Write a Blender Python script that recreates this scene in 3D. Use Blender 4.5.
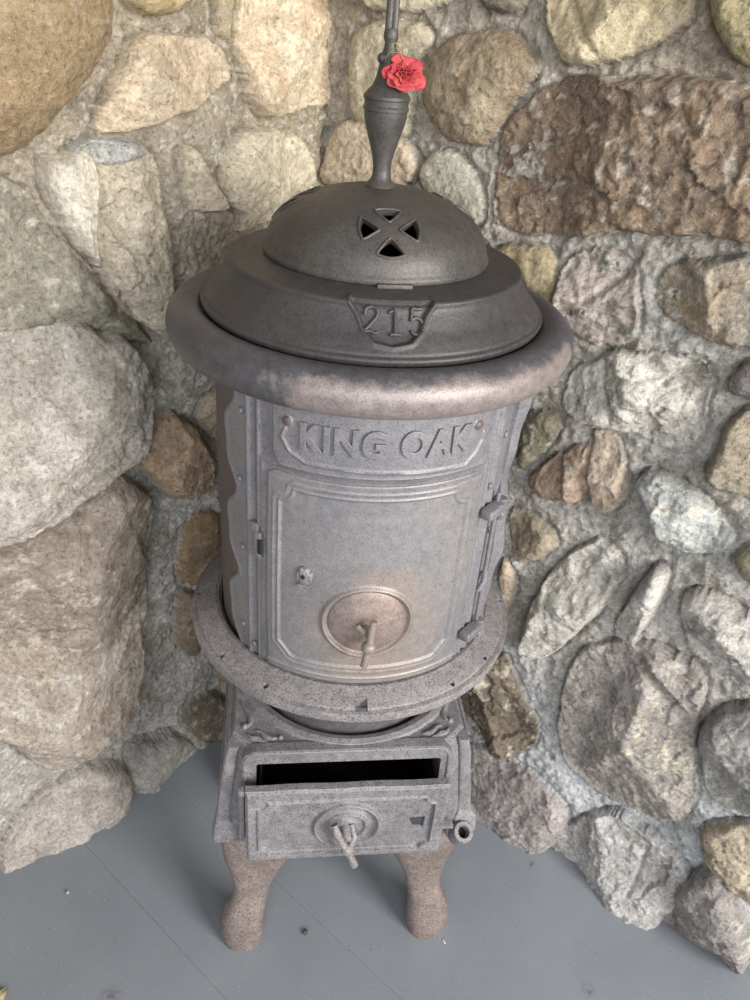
import bpy, bmesh, math, random
import numpy as np
from mathutils import Vector, Matrix
PI = math.pi
R = math.radians
random.seed(4)
for o in list(bpy.data.objects): bpy.data.objects.remove(o)
scene = bpy.context.scene
COL = scene.collection

# ------------------------------------------------------------------ camera
FPX, CYAW, CPITCH, CROLL, CH, CD = 790.6, .0248, .5551, .0837, 1.3301, .9
cf = np.array([math.sin(CYAW)*math.cos(CPITCH), math.cos(CYAW)*math.cos(CPITCH), -math.sin(CPITCH)])
cr = np.cross(cf, [0, 0, 1.]); cr /= np.linalg.norm(cr)
cu = np.cross(cr, cf)
cr, cu = math.cos(CROLL)*cr + math.sin(CROLL)*cu, -math.sin(CROLL)*cr + math.cos(CROLL)*cu
CO = np.array([0, -CD, CH])
cam_data = bpy.data.cameras.new('camera'); cam = bpy.data.objects.new('camera', cam_data); COL.objects.link(cam)
cam_data.sensor_fit = 'HORIZONTAL'; cam_data.sensor_width = 36; cam_data.lens = FPX/750*36
cam_data.clip_start = .02; cam_data.clip_end = 60
M = Matrix.Identity(4)
for i in range(3):
    M[i][0] = cr[i]; M[i][1] = cu[i]; M[i][2] = -cf[i]; M[i][3] = CO[i]
cam.matrix_world = M
scene.camera = cam

# ------------------------------------------------------------------ light
scene.view_settings.view_transform = 'Standard'
scene.view_settings.look = 'None'
scene.view_settings.exposure = 0.0
scene.view_settings.gamma = 1
scene.view_settings.use_curve_mapping = False
world = bpy.data.worlds.new('open_porch_sky'); scene.world = world; world.use_nodes = True
wn = world.node_tree; wbg = wn.nodes['Background']
wbg.inputs[0].default_value = (.92, .94, 1.0, 1); wbg.inputs[1].default_value = .40

def area(name, loc, target, sx, sy, power, color):
    d = bpy.data.lights.new(name, 'AREA'); d.shape = 'RECTANGLE'; d.size = sx; d.size_y = sy
    d.energy = power; d.color = color
    o = bpy.data.objects.new(name, d); COL.objects.link(o); o.location = loc
    o.rotation_euler = (Vector(target)-Vector(loc)).to_track_quat('-Z', 'Y').to_euler()
    return o
area('daylight_from_porch_opening', (2.15, -2.15, 1.75), (0, 0, .6), 1.3, 1.3, 165, (1, .97, .92))
area('daylight_from_far_opening', (.1, -3.2, 1.7), (0, .1, .6), 2.2, 1.6, 72, (.95, .97, 1))

# ------------------------------------------------------------------ helpers
def obj(name, me, mat=None, parent=None, smooth=True):
    o = bpy.data.objects.new(name, me); COL.objects.link(o)
    if mat is not None:
        me.materials.clear(); me.materials.append(mat)
    if smooth:
        me.polygons.foreach_set('use_smooth', [True]*len(me.polygons))
    if parent: o.parent = parent
    return o
def mesh(name, V, F):
    me = bpy.data.meshes.new(name)
    me.from_pydata([tuple(map(float, v)) for v in V], [], F); me.validate(); me.update()
    return me
def sharpen(me, deg=35):
    bm = bmesh.new(); bm.from_mesh(me)
    for e in bm.edges:
        if len(e.link_faces) == 2 and e.calc_face_angle(0) > R(deg): e.smooth = False
    bm.to_mesh(me); bm.free()
    return me
def tag(o, label, cat, group=None):
    o['label'] = label; o['category'] = cat
    if group: o['group'] = group
def grid_faces(nu, nv, cu_=False, off=0, flip=False):
    F = []
    for i in range(nu if cu_ else nu-1):
        j2 = (i+1) % nu
        for j in range(nv-1):
            q = (off+i*nv+j, off+j2*nv+j, off+j2*nv+j+1, off+i*nv+j+1)
            F.append(q[::-1] if flip else q)
    return F
def lathe(prof, n=96, closed=False, rfun=None):
    """prof: list of (r, z) top to bottom or bottom to top; r==0 ends become poles"""
    V = []; rings = []
    for r, z in prof:
        if r < 1e-6:
            V.append((0, 0, z)); rings.append([len(V)-1])
        else:
            ids = []
            for i in range(n):
                a = 2*PI*i/n
                rr = r*(rfun(a, z) if rfun else 1)
                V.append((rr*math.sin(a), -rr*math.cos(a), z)); ids.append(len(V)-1)
            rings.append(ids)
    F = []
    pairs = list(zip(rings, rings[1:]))
    if closed: pairs.append((rings[-1], rings[0]))
    for A, B in pairs:
        for i in range(n):
            k = (i+1) % n
            if len(A) == 1 and len(B) == 1: continue
            if len(A) == 1: F.append((A[0], B[k], B[i]))
            elif len(B) == 1: F.append((A[i], A[k], B[0]))
            else: F.append((A[i], A[k], B[k], B[i]))
    me = mesh('lathe', V, F)
    bm = bmesh.new(); bm.from_mesh(me); bmesh.ops.recalc_face_normals(bm, faces=bm.faces); bm.to_mesh(me); bm.free()
    return sharpen(me)
def tube_vf(pts, rad, n=10, closed=False, caps=True):
    pts = [Vector(p) for p in pts]; N = len(pts); V = []; F = []
    prev = None
    for i, p in enumerate(pts):
        if closed: t = (pts[(i+1) % N]-pts[i-1]).normalized()
        else: t = (pts[min(i+1, N-1)]-pts[max(i-1, 0)]).normalized()
        if prev is None:
            a = Vector((0, 0, 1)) if abs(t.z) < .9 else Vector((1, 0, 0))
            u = t.cross(a).normalized()
        else:
            u = (prev-t*prev.dot(t)).normalized()
        prev = u; w = t.cross(u)
        r = rad[i] if hasattr(rad, '__len__') else rad
        for k in range(n):
            q = 2*PI*k/n
            V.append(p+(u*math.cos(q)+w*math.sin(q))*r)
    for i in range(N if closed else N-1):
        j = (i+1) % N
        for k in range(n):
            l = (k+1) % n
            F.append((i*n+k, i*n+l, j*n+l, j*n+k))
    if caps and not closed:
        F.append(tuple(range(n))[::-1]); F.append(tuple(range((N-1)*n, N*n)))
    return V, F
class MB:
    def __init__(s): s.V = []; s.F = []
    def add(s, V, F):
        o = len(s.V); s.V += [tuple(map(float, v)) for v in V]; s.F += [tuple(i+o for i in f) for f in F]; return s
    def tube(s, pts, rad, n=10, closed=False): return s.add(*tube_vf(pts, rad, n, closed))
    def mesh(s, me, mat=None):
        V = [mat @ v.co if mat else v.co.copy() for v in me.vertices]
        return s.add(V, [tuple(p.vertices) for p in me.polygons])
    def done(s, name='m', sharp=35):
        me = mesh(name, s.V, s.F)
        bm = bmesh.new(); bm.from_mesh(me); bmesh.ops.recalc_face_normals(bm, faces=bm.faces); bm.to_mesh(me); bm.free()
        return sharpen(me, sharp)
def box_me(sx, sy, sz, bev=.003, seg=2, loc=(0, 0, 0), rot=None, taper=1.0):
    bm = bmesh.new(); bmesh.ops.create_cube(bm, size=1)
    for v in bm.verts:
        k = taper if v.co.z > 0 else 1
        v.co.x *= sx*k; v.co.y *= sy*k; v.co.z *= sz
    if bev: bmesh.ops.bevel(bm, geom=list(bm.edges), offset=bev, segments=seg, profile=.5, affect='EDGES')
    mt = Matrix.Translation(loc) @ (rot.to_4x4() if rot else Matrix.Identity(4))
    bm.transform(mt)
    me = bpy.data.meshes.new('box'); bm.to_mesh(me); bm.free(); return me
def loft(sections, n=32, power=2.6):
    """sections: (z, xc, yc, hw, hd)"""
    V = []; F = []
    for z, xc, yc, hw, hd in sections:
        for k in range(n):
            a = 2*PI*k/n; c, s_ = math.cos(a), math.sin(a)
            V.append((xc+hw*math.copysign(abs(c)**(2/power), c), yc+hd*math.copysign(abs(s_)**(2/power), s_), z))
    m = len(sections)
    for i in range(m-1):
        for k in range(n):
            l = (k+1) % n; F.append((i*n+k, i*n+l, (i+1)*n+l, (i+1)*n+k))
    F.append(tuple(range(n))); F.append(tuple(range((m-1)*n, m*n)))
    b = MB(); b.add(V, F); return b.done(sharp=50)
def smooth_sections(S, k=6):
    S = np.array(S, float); t = np.arange(len(S)); out = []
    for i in range(len(S)-1):
        p0, p1, p2, p3 = S[max(i-1, 0)], S[i], S[i+1], S[min(i+2, len(S)-1)]
        for j in range(k):
            u = j/k
            out.append(.5*((2*p1)+(-p0+p2)*u+(2*p0-5*p1+4*p2-p3)*u*u+(-p0+3*p1-3*p2+p3)*u**3))
    out.append(S[-1]); return [tuple(x) for x in out]
def boolean(me, cutters, op='DIFFERENCE'):
    o = bpy.data.objects.new('tmp', me); COL.objects.link(o); cs = []
    for c in cutters:
        co = bpy.data.objects.new('tmpc', c); COL.objects.link(co); cs.append(co)
        m = o.modifiers.new('b', 'BOOLEAN'); m.object = co; m.operation = op; m.solver = 'EXACT'
    dg = bpy.context.evaluated_depsgraph_get()
    out = bpy.data.meshes.new_from_object(o.evaluated_get(dg))
    for c in cs+[o]: bpy.data.objects.remove(c)
    return sharpen(out, 32)
def segdist(X, Y, poly, closed=False):
    d = np.full(X.shape, 1e9)
    P = list(poly)+([poly[0]] if closed else [])
    for (x0, y0), (x1, y1) in zip(P, P[1:]):
        dx, dy = x1-x0, y1-y0; L = dx*dx+dy*dy+1e-18
        t = np.clip(((X-x0)*dx+(Y-y0)*dy)/L, 0, 1)
        d = np.minimum(d, np.hypot(X-x0-t*dx, Y-y0-t*dy))
    return d
def inside(X, Y, poly):
    c = np.zeros(X.shape, bool); n = len(poly)
    for i in range(n):
        x0, y0 = poly[i]; x1, y1 = poly[(i+1) % n]
        if y0 == y1: continue
        k = ((y0 > Y) != (y1 > Y)) & (X < (x1-x0)*(Y-y0)/(y1-y0)+x0)
        c ^= k
    return c
def sdist(X, Y, poly):
    d = segdist(X, Y, poly, True)
    return np.where(inside(X, Y, poly), d, -d)
def vnoise(x, y, seed=0):
    xi = np.floor(x).astype(np.int64); yi = np.floor(y).astype(np.int64); fx = x-xi; fy = y-yi
    def h(a, b):
        n = (a*374761393+b*668265263+seed*1442695041) & 0xffffffff
        n = ((n ^ (n >> 13))*1274126177) & 0xffffffff
        n = ((n ^ (n >> 16))*2246822519) & 0xffffffff
        return ((n ^ (n >> 15)) & 0xffff)/65535.
    fx = fx*fx*(3-2*fx); fy = fy*fy*(3-2*fy)
    return (h(xi, yi)*(1-fx)+h(xi+1, yi)*fx)*(1-fy)+(h(xi, yi+1)*(1-fx)+h(xi+1, yi+1)*fx)*fy
def fbm(x, y, f, oct=4, seed=0, gain=.5):
    s = 0; a = 1; t = 0
    c, s_ = .8, .6
    for k in range(oct):
        s = s+a*(vnoise(x*f, y*f, seed+k*17)*2-1); t += a; a *= gain; f *= 2.03
        x, y = c*x-s_*y, s_*x+c*y
    return s/t

def crag(x, y, f, seed=0):
    # broken-stone surface: every cell of a Voronoi pattern is a little plane with a tilt of its own
    X = x*f; Y = y*f; xi = np.floor(X).astype(np.int64); yi = np.floor(Y).astype(np.int64)
    def h(a, b, k):
        n = (a*374761393+b*668265263+(seed*7+k)*1442695041) & 0xffffffff
        n = ((n ^ (n >> 13))*1274126177) & 0xffffffff
        n = ((n ^ (n >> 16))*2246822519) & 0xffffffff
        return ((n ^ (n >> 15)) & 0xffff)/65535.
    best = np.full(X.shape, 9.); val = np.zeros(X.shape)
    for i in (-1, 0, 1):
        for j in (-1, 0, 1):
            a = xi+i; b = yi+j; px = a+h(a, b, 1); py = b+h(a, b, 2)
            dx = X-px; dy = Y-py; d = dx*dx+dy*dy
            v = (h(a, b, 3)-.5)*.5+(h(a, b, 4)-.5)*2.0*dx+(h(a, b, 5)-.5)*2.0*dy
            m = d < best; best = np.where(m, d, best); val = np.where(m, v, val)
    return val

# ------------------------------------------------------------------ materials
def srgb(r, g, b):
    f = lambda c: ((c/255+.055)/1.055)**2.4 if c > 10 else c/255/12.92
    return (f(r), f(g), f(b))
def stone(r, g, b, k=.86, up=1.12):
    m = (r+g+b)/3
    return srgb(*[min(240, (m+(c-m)*k)*up) for c in (r, g, b)])
class NT:
    def __init__(s, name):
        s.m = bpy.data.materials.new(name); s.m.use_nodes = True; s.t = s.m.node_tree; s.n = s.t.nodes
        s.b = s.n['Principled BSDF']; s.tc = s.n.new('ShaderNodeTexCoord')
    def L(s, a, b): s.t.links.new(a, b)
    def noise(s, scale, det=4, rough=.55, coord='Object'):
        n = s.n.new('ShaderNodeTexNoise'); n.inputs['Scale'].default_value = scale; n.inputs['Detail'].default_value = det
        n.inputs['Roughness'].default_value = rough; s.L(s.tc.outputs[coord], n.inputs['Vector']); return n.outputs['Fac']
    def ramp(s, fac, stops):
        r = s.n.new('ShaderNodeValToRGB'); s.L(fac, r.inputs[0]); e = r.color_ramp.elements
        while len(e) < len(stops): e.new(.5)
        for k, (p, c) in enumerate(stops):
            e[k].position = p; e[k].color = (c, c, c, 1) if not hasattr(c, '__len__') else (*c, 1)
        return r.outputs[0]
    def mix(s, fac, a, b, mode='MIX'):
        m = s.n.new('ShaderNodeMix'); m.data_type = 'RGBA'; m.blend_type = mode
        for ix, v in ((0, fac), (6, a), (7, b)):
            sock = m.inputs[ix]
            if hasattr(v, 'is_linked'): s.L(v, sock)
            elif hasattr(v, '__len__'): sock.default_value = (*v, 1)
            else: sock.default_value = v if ix == 0 else (v, v, v, 1)
        return m.outputs[2]
    def math(s, op, a, b=0.):
        m = s.n.new('ShaderNodeMath'); m.operation = op
        for sock, v in ((m.inputs[0], a), (m.inputs[1], b)):
            if hasattr(v, 'is_linked'): s.L(v, sock)
            else: sock.default_value = v
        return m.outputs[0]
    def bump(s, h, strength, dist, prev=None):
        b = s.n.new('ShaderNodeBump'); b.inputs['Strength'].default_value = strength; b.inputs['Distance'].default_value = dist
        s.L(h, b.inputs['Height'])
        if prev is not None: s.L(prev, b.inputs['Normal'])
        return b.outputs[0]
def iron(name, col, alt, speck=.5, rough=.55, rust=None, rustmask=None, metal=.25, bump=.5, blotch=.2):
    t = NT(name)
    big = t.noise(9, 5, .6); fine = t.noise(420, 3, .7); mid = t.noise(90, 4, .6)
    c = t.mix(t.ramp(big, [(.36, 0), (.66, 1)]), col, alt)
    if rust is not None:
        mk = t.ramp(big if rustmask is None else rustmask(t), [(.0, 0), (1., 1)])
        c = t.mix(mk, c, rust)
    dark = t.ramp(fine, [(.34, 1-speck), (.52, 1.0), (.68, 1.0), (.76, 1+speck*1.1)])
    c = t.mix(1.0, c, dark, 'MULTIPLY')
    c = t.mix(1.0, c, t.ramp(mid, [(.3, 1-blotch), (.7, 1+blotch*.9)]), 'MULTIPLY')
    t.L(c, t.b.inputs['Base Color'])
    t.b.inputs['Metallic'].default_value = metal
    t.L(t.ramp(mid, [(.3, rough-.08), (.7, rough+.1)]), t.b.inputs['Roughness'])
    n = t.bump(fine, bump, .0007); n = t.bump(mid, bump*.7, .0016, n); t.L(n, t.b.inputs['Normal'])
    return t.m
def sep(t):
    s = t.n.new('ShaderNodeSeparateXYZ'); t.L(t.tc.outputs['Object'], s.inputs[0]); return s.outputs
def mask_rim(t):       # worn, brownish bare iron on the front of the rim, ragged edge
    s = sep(t)
    p = t.math('ADD', t.math('MULTIPLY', s[0], .34), t.math('MULTIPLY', s[1], -.94))
    f = t.math('MULTIPLY', t.math('SUBTRACT', p, .150), 16)
    z = t.math('MULTIPLY', t.math('SUBTRACT', 1.041, s[2]), 45)
    v = t.math('MINIMUM', f, z)
    nz = t.math('MULTIPLY', t.math('SUBTRACT', t.noise(26, 6, .65), .5), 1.8)
    cl = t.math('ADD', v, nz); return t.math('MINIMUM', t.math('MAXIMUM', t.math('MULTIPLY', cl, 2.6), 0), .92)
def mask_door(t):      # brownish heat stain around the damper
    s = sep(t)
    dx = t.math('MULTIPLY', t.math('SUBTRACT', s[0], .005), 11)
    dz = t.math('MULTIPLY', t.math('SUBTRACT', s[2], .70), 9)
    q = t.math('ADD', t.math('MULTIPLY', dx, dx), t.math('MULTIPLY', dz, dz))
    q = t.math('SUBTRACT', 1.0, q)
    q = t.math('ADD', q, t.math('MULTIPLY', t.math('SUBTRACT', t.noise(18, 5, .6), .5), 1.6))
    return t.math('MINIMUM', t.math('MAXIMUM', t.math('MULTIPLY', q, .6), 0), .75)
M_dome = iron('blackened_cast_iron', srgb(70, 67, 66), srgb(88, 83, 78), .4, .48, blotch=.12)
M_lid = iron('blackened_cast_iron_lid', srgb(61, 59, 60), srgb(71, 68, 68), .35, .5, blotch=.12)
M_rim = iron('sooty_and_worn_cast_iron', srgb(74, 73, 77), srgb(86, 84, 88), .3, .42, srgb(138, 127, 124), mask_rim)
M_body = iron('grey_cast_iron', srgb(118, 116, 120), srgb(132, 129, 132), .4, .48, blotch=.10)
M_barrel = iron('dark_sheet_iron', srgb(84, 76, 75), srgb(96, 86, 82), .25, .6)
M_door = iron('grey_cast_iron_heat_stained', srgb(120, 118, 121), srgb(134, 130, 130), .3, .46, srgb(146, 128, 114), mask_door, blotch=.10)
M_base = iron('pitted_grey_cast_iron', srgb(124, 121, 123), srgb(144, 140, 142), .6, .6, bump=.9)
M_ring = iron('pitted_grey_cast_iron_shelf', srgb(124, 120, 121), srgb(148, 142, 142), .65, .6, bump=.9)
M_leg = iron('brown_rusty_cast_iron', srgb(124, 111, 105), srgb(146, 133, 127), .7, .62, bump=1.1)
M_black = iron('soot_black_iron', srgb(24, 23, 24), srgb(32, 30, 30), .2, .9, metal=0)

def wall_material():
    t = NT('mortared_fieldstone')
    a = t.n.new('ShaderNodeVertexColor'); a.layer_name = 'Col'
    f1 = t.noise(160, 5, .7); f2 = t.noise(38, 5, .65); f3 = t.noise(520, 3, .7)
    c = t.mix(1.0, a.outputs[0], t.ramp(f1, [(.30, .45), (.44, .92), (.56, 1.08), (.72, 1.5)]), 'MULTIPLY')
    c = t.mix(1.0, c, t.ramp(f2, [(.3, .74), (.7, 1.22)]), 'MULTIPLY')
    c = t.mix(t.ramp(f3, [(.28, .5), (.36, 0)]), c, srgb(88, 78, 64))
    c = t.mix(t.ramp(f3, [(.62, 0), (.70, .55)]), c, srgb(228, 222, 205))
    t.L(c, t.b.inputs['Base Color']); t.b.inputs['Roughness'].default_value = .9
    t.b.inputs['Specular IOR Level'].default_value = .25
    n = t.bump(f2, .8, .009); n = t.bump(f1, 1.0, .006, n); n = t.bump(f3, .8, .0018, n); t.L(n, t.b.inputs['Normal'])
    return t.m
M_wall = wall_material()

# ------------------------------------------------------------------ floor
def floor_material():
    t = NT('grey_painted_boards')
    big = t.noise(3.5, 4, .6); f = t.noise(60, 5, .7); fine = t.noise(300, 2, .6)
    c = t.mix(t.ramp(big, [(.35, 0), (.65, 1)]), srgb(116, 121, 127), srgb(125, 130, 136))
    c = t.mix(t.ramp(f, [(.62, 0), (.75, .35)]), c, srgb(96, 100, 108))
    c = t.mix(t.ramp(fine, [(.665, 0), (.70, .6)]), c, srgb(168, 172, 176))
    c = t.mix(t.ramp(fine, [(.27, .8), (.31, 0)]), c, srgb(55, 55, 58))
    s = sep(t)
    # scuffs in two or three spots
    for (x, y, r_) in ((-.33, -.27, .022), (-.245, -.30, .018), (-.165, -.32, .014), (.43, -.22, .016), (.37, .0, .01)):
        dx = t.math('SUBTRACT', s[0], x); dy = t.math('SUBTRACT', s[1], y)
        q = t.math('SQRT', t.math('ADD', t.math('MULTIPLY', dx, dx), t.math('MULTIPLY', dy, dy)))
        q = t.math('SUBTRACT', 1, t.math('DIVIDE', q, r_))
        q = t.math('MULTIPLY', t.math('MAXIMUM', q, 0), t.ramp(t.noise(150, 5, .8), [(.45, 0), (.6, 1.2)]))
        c = t.mix(q, c, srgb(80, 82, 88))
    t.L(c, t.b.inputs['Base Color']); t.b.inputs['Roughness'].default_value = .55
    n = t.bump(f, .25, .001); t.L(n, t.b.inputs['Normal'])
    return t.m
M_floor = floor_material()
# boards: shallow painted-over seams running up and to the left
def make_floor():
    n1 = (-.62, -.785)                                # across-board direction
    ang = R(-39.6)                       # board direction
    bx, by = math.cos(ang), math.sin(ang); nx, ny = -by, bx
    W = .0937
    V = []; F = []
    def quad(p): 
        k = len(V); V.extend(p); F.append((k, k+1, k+2, k+3))
    L0, L1 = -3.2, 3.2; g = .0009
    k0 = -.113
    for i in range(-26, 27):
        a = k0+(i-1)*W; dz = -.0009 if i in (-2, 0, 3, -5, 6) else -.00022
        def P(s, d, z): return (bx*s+nx*d, by*s+ny*d, z)
        quad([P(L0, a+g, 0), P(L1, a+g, 0), P(L1, a+W-g, 0), P(L0, a+W-g, 0)])
        quad([P(L0, a+W-g, 0), P(L1, a+W-g, 0), P(L1, a+W, dz), P(L0, a+W, dz)])
        quad([P(L0, a+W, dz), P(L1, a+W, dz), P(L1, a+W+g, 0), P(L0, a+W+g, 0)])
    me = mesh('floor', V, F)
    bm = bmesh.new(); bm.from_mesh(me)
    bmesh.ops.remove_doubles(bm, verts=bm.verts, dist=1e-5)
    bmesh.ops.recalc_face_normals(bm, faces=bm.faces)
    if sum(f.normal.z for f in bm.faces) < 0: bmesh.ops.reverse_faces(bm, faces=bm.faces)
    bm.to_mesh(me); bm.free()
    o = obj('floor', me, M_floor, smooth=False); o['kind'] = 'structure'
make_floor()

# ------------------------------------------------------------------ stone walls
CORNER = np.array([-.10, .37])
WALLS = {
    'left': dict(d=np.array([-.7078, -.7064]), n=np.array([.7064, -.7078]), off=-.035, umax=1.45),
    'right': dict(d=np.array([.808, -.589]), n=np.array([-.589, -.808]), off=-.045, umax=1.75)}
def to_wall(px, py, w, h):
    d = cf+(px-375)/FPX*cr-(py-500)/FPX*cu
    n = np.array([*w['n'], 0]); P0 = np.array([*(CORNER+w['n']*(w['off']+h)), 0])
    t = (P0-CO) @ n/(d @ n); P = CO+t*d
    return ((P[:2]-CORNER) @ w['d'], P[2])
def chaikin(P, k=1):
    for _ in range(k):
        Q = []
        for i in range(len(P)):
            a = np.array(P[i]); b = np.array(P[(i+1) % len(P)])
            Q += [a*.78+b*.22, a*.22+b*.78]
        P = Q
    return [tuple(p) for p in P]
# (outline in the photo's pixels, height, edge softness, roughness, facets, colour A, colour B)
LEFT = [
 ([(-60,-60),(112,-60),(109,30),(100,62),(82,92),(55,122),(25,147),(0,157),(-60,175)], .075,.08,.2,0,(144,120,88),(158,136,104)),
 ([(118,-40),(124,3),(145,14),(165,15),(195,3),(210,-40)], .035,.03,.4,1,(176,150,104),(196,176,136)),
 ([(130,30),(160,30),(205,37),(225,50),(237,78),(225,92),(190,110),(150,128),(120,133),(96,132),(97,115),(110,85),(122,60)], .035,.03,.5,2,(206,186,158),(188,166,138)),
 ([(212,-40),(236,-40),(232,40),(226,48),(215,30)], .012,.015,.4,0,(186,166,128),(176,160,130)),
 ([(246,-40),(350,-40),(346,30),(345,95),(330,107),(300,112),(275,120),(262,118),(250,95),(244,60),(243,20)], .042,.015,.6,2,(218,202,174),(198,170,136)),
 ([(42,160),(60,152),(95,158),(99,178),(96,220),(104,275),(85,250),(65,220),(40,186)], .05,.022,.6,2,(210,202,184),(190,180,162)),
 ([(97,165),(120,140),(140,140),(158,165),(164,200),(172,280),(165,333),(150,333),(125,315),(110,290),(99,250),(96,200)], .06,.02,1.0,3,(196,184,162),(172,158,136)),
 ([(72,150),(100,136),(128,136),(142,146),(136,160),(100,168),(80,164)], .045,.03,.6,1,(150,150,148),(172,168,158)),
 ([(176,152),(190,146),(205,165),(227,200),(225,210),(195,214),(188,205),(180,180)], .03,.015,.6,1,(196,184,160),(176,162,138)),
 ([(225,140),(240,133),(270,130),(305,140),(320,165),(322,195),(265,225),(255,232),(238,232),(242,212),(225,200),(223,165)], .04,.03,.5,2,(206,192,164),(184,172,150)),
 ([(-60,160),(-5,170),(35,196),(60,228),(82,262),(112,298),(148,332),(160,348),(120,345),(85,328),(50,325),(10,335),(-60,345)], .055,.08,.8,2,(150,144,128),(128,122,106)),
 ([(-60,330),(10,335),(45,322),(85,326),(105,340),(125,340),(150,362),(162,400),(158,440),(140,468),(110,485),(75,510),(40,535),(0,548),(-60,560)], .115,.10,1.0,3,(178,170,160),(150,142,130)),
 ([(-60,568),(10,555),(50,530),(80,503),(110,480),(132,475),(150,490),(156,530),(154,600),(152,680),(148,705),(120,735),(85,755),(55,770),(30,765),(5,745),(-60,720)], .10,.09,.8,3,(150,138,124),(128,116,104)),
 ([(-60,612),(40,600),(85,590),(140,588),(150,640),(150,690),(130,725),(85,753),(55,768),(30,762),(5,742),(-60,720)], .108,.10,.9,2,(166,158,148),(150,134,118)),
 ([(135,450),(150,430),(175,412),(195,425),(213,450),(216,485),(200,498),(175,502),(158,490),(145,470)], .06,.05,.4,2,(170,144,116),(152,128,104)),
 ([(180,522),(214,505),(226,540),(224,565),(197,585),(178,580)], .02,.03,.4,0,(150,124,90),(128,108,84)),
 ([(176,592),(195,588),(204,640),(192,662),(178,640)], .02,.03,.4,0,(136,118,96),(120,106,88)),
 ([(185,705),(228,690),(240,740),(200,745),(180,722)], .02,.03,.6,0,(112,102,86),(98,90,78)),
 ([(128,750),(150,740),(180,733),(197,750),(205,770),(180,795),(150,800),(135,800),(128,770)], .04,.04,.4,1,(152,148,142),(136,132,126)),
 ([(-2,890),(8,838),(40,800),(80,778),(125,765),(133,795),(118,830),(80,860),(45,885),(10,905)], .05,.05,.5,1,(142,134,128),(168,158,150)),
]
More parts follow.
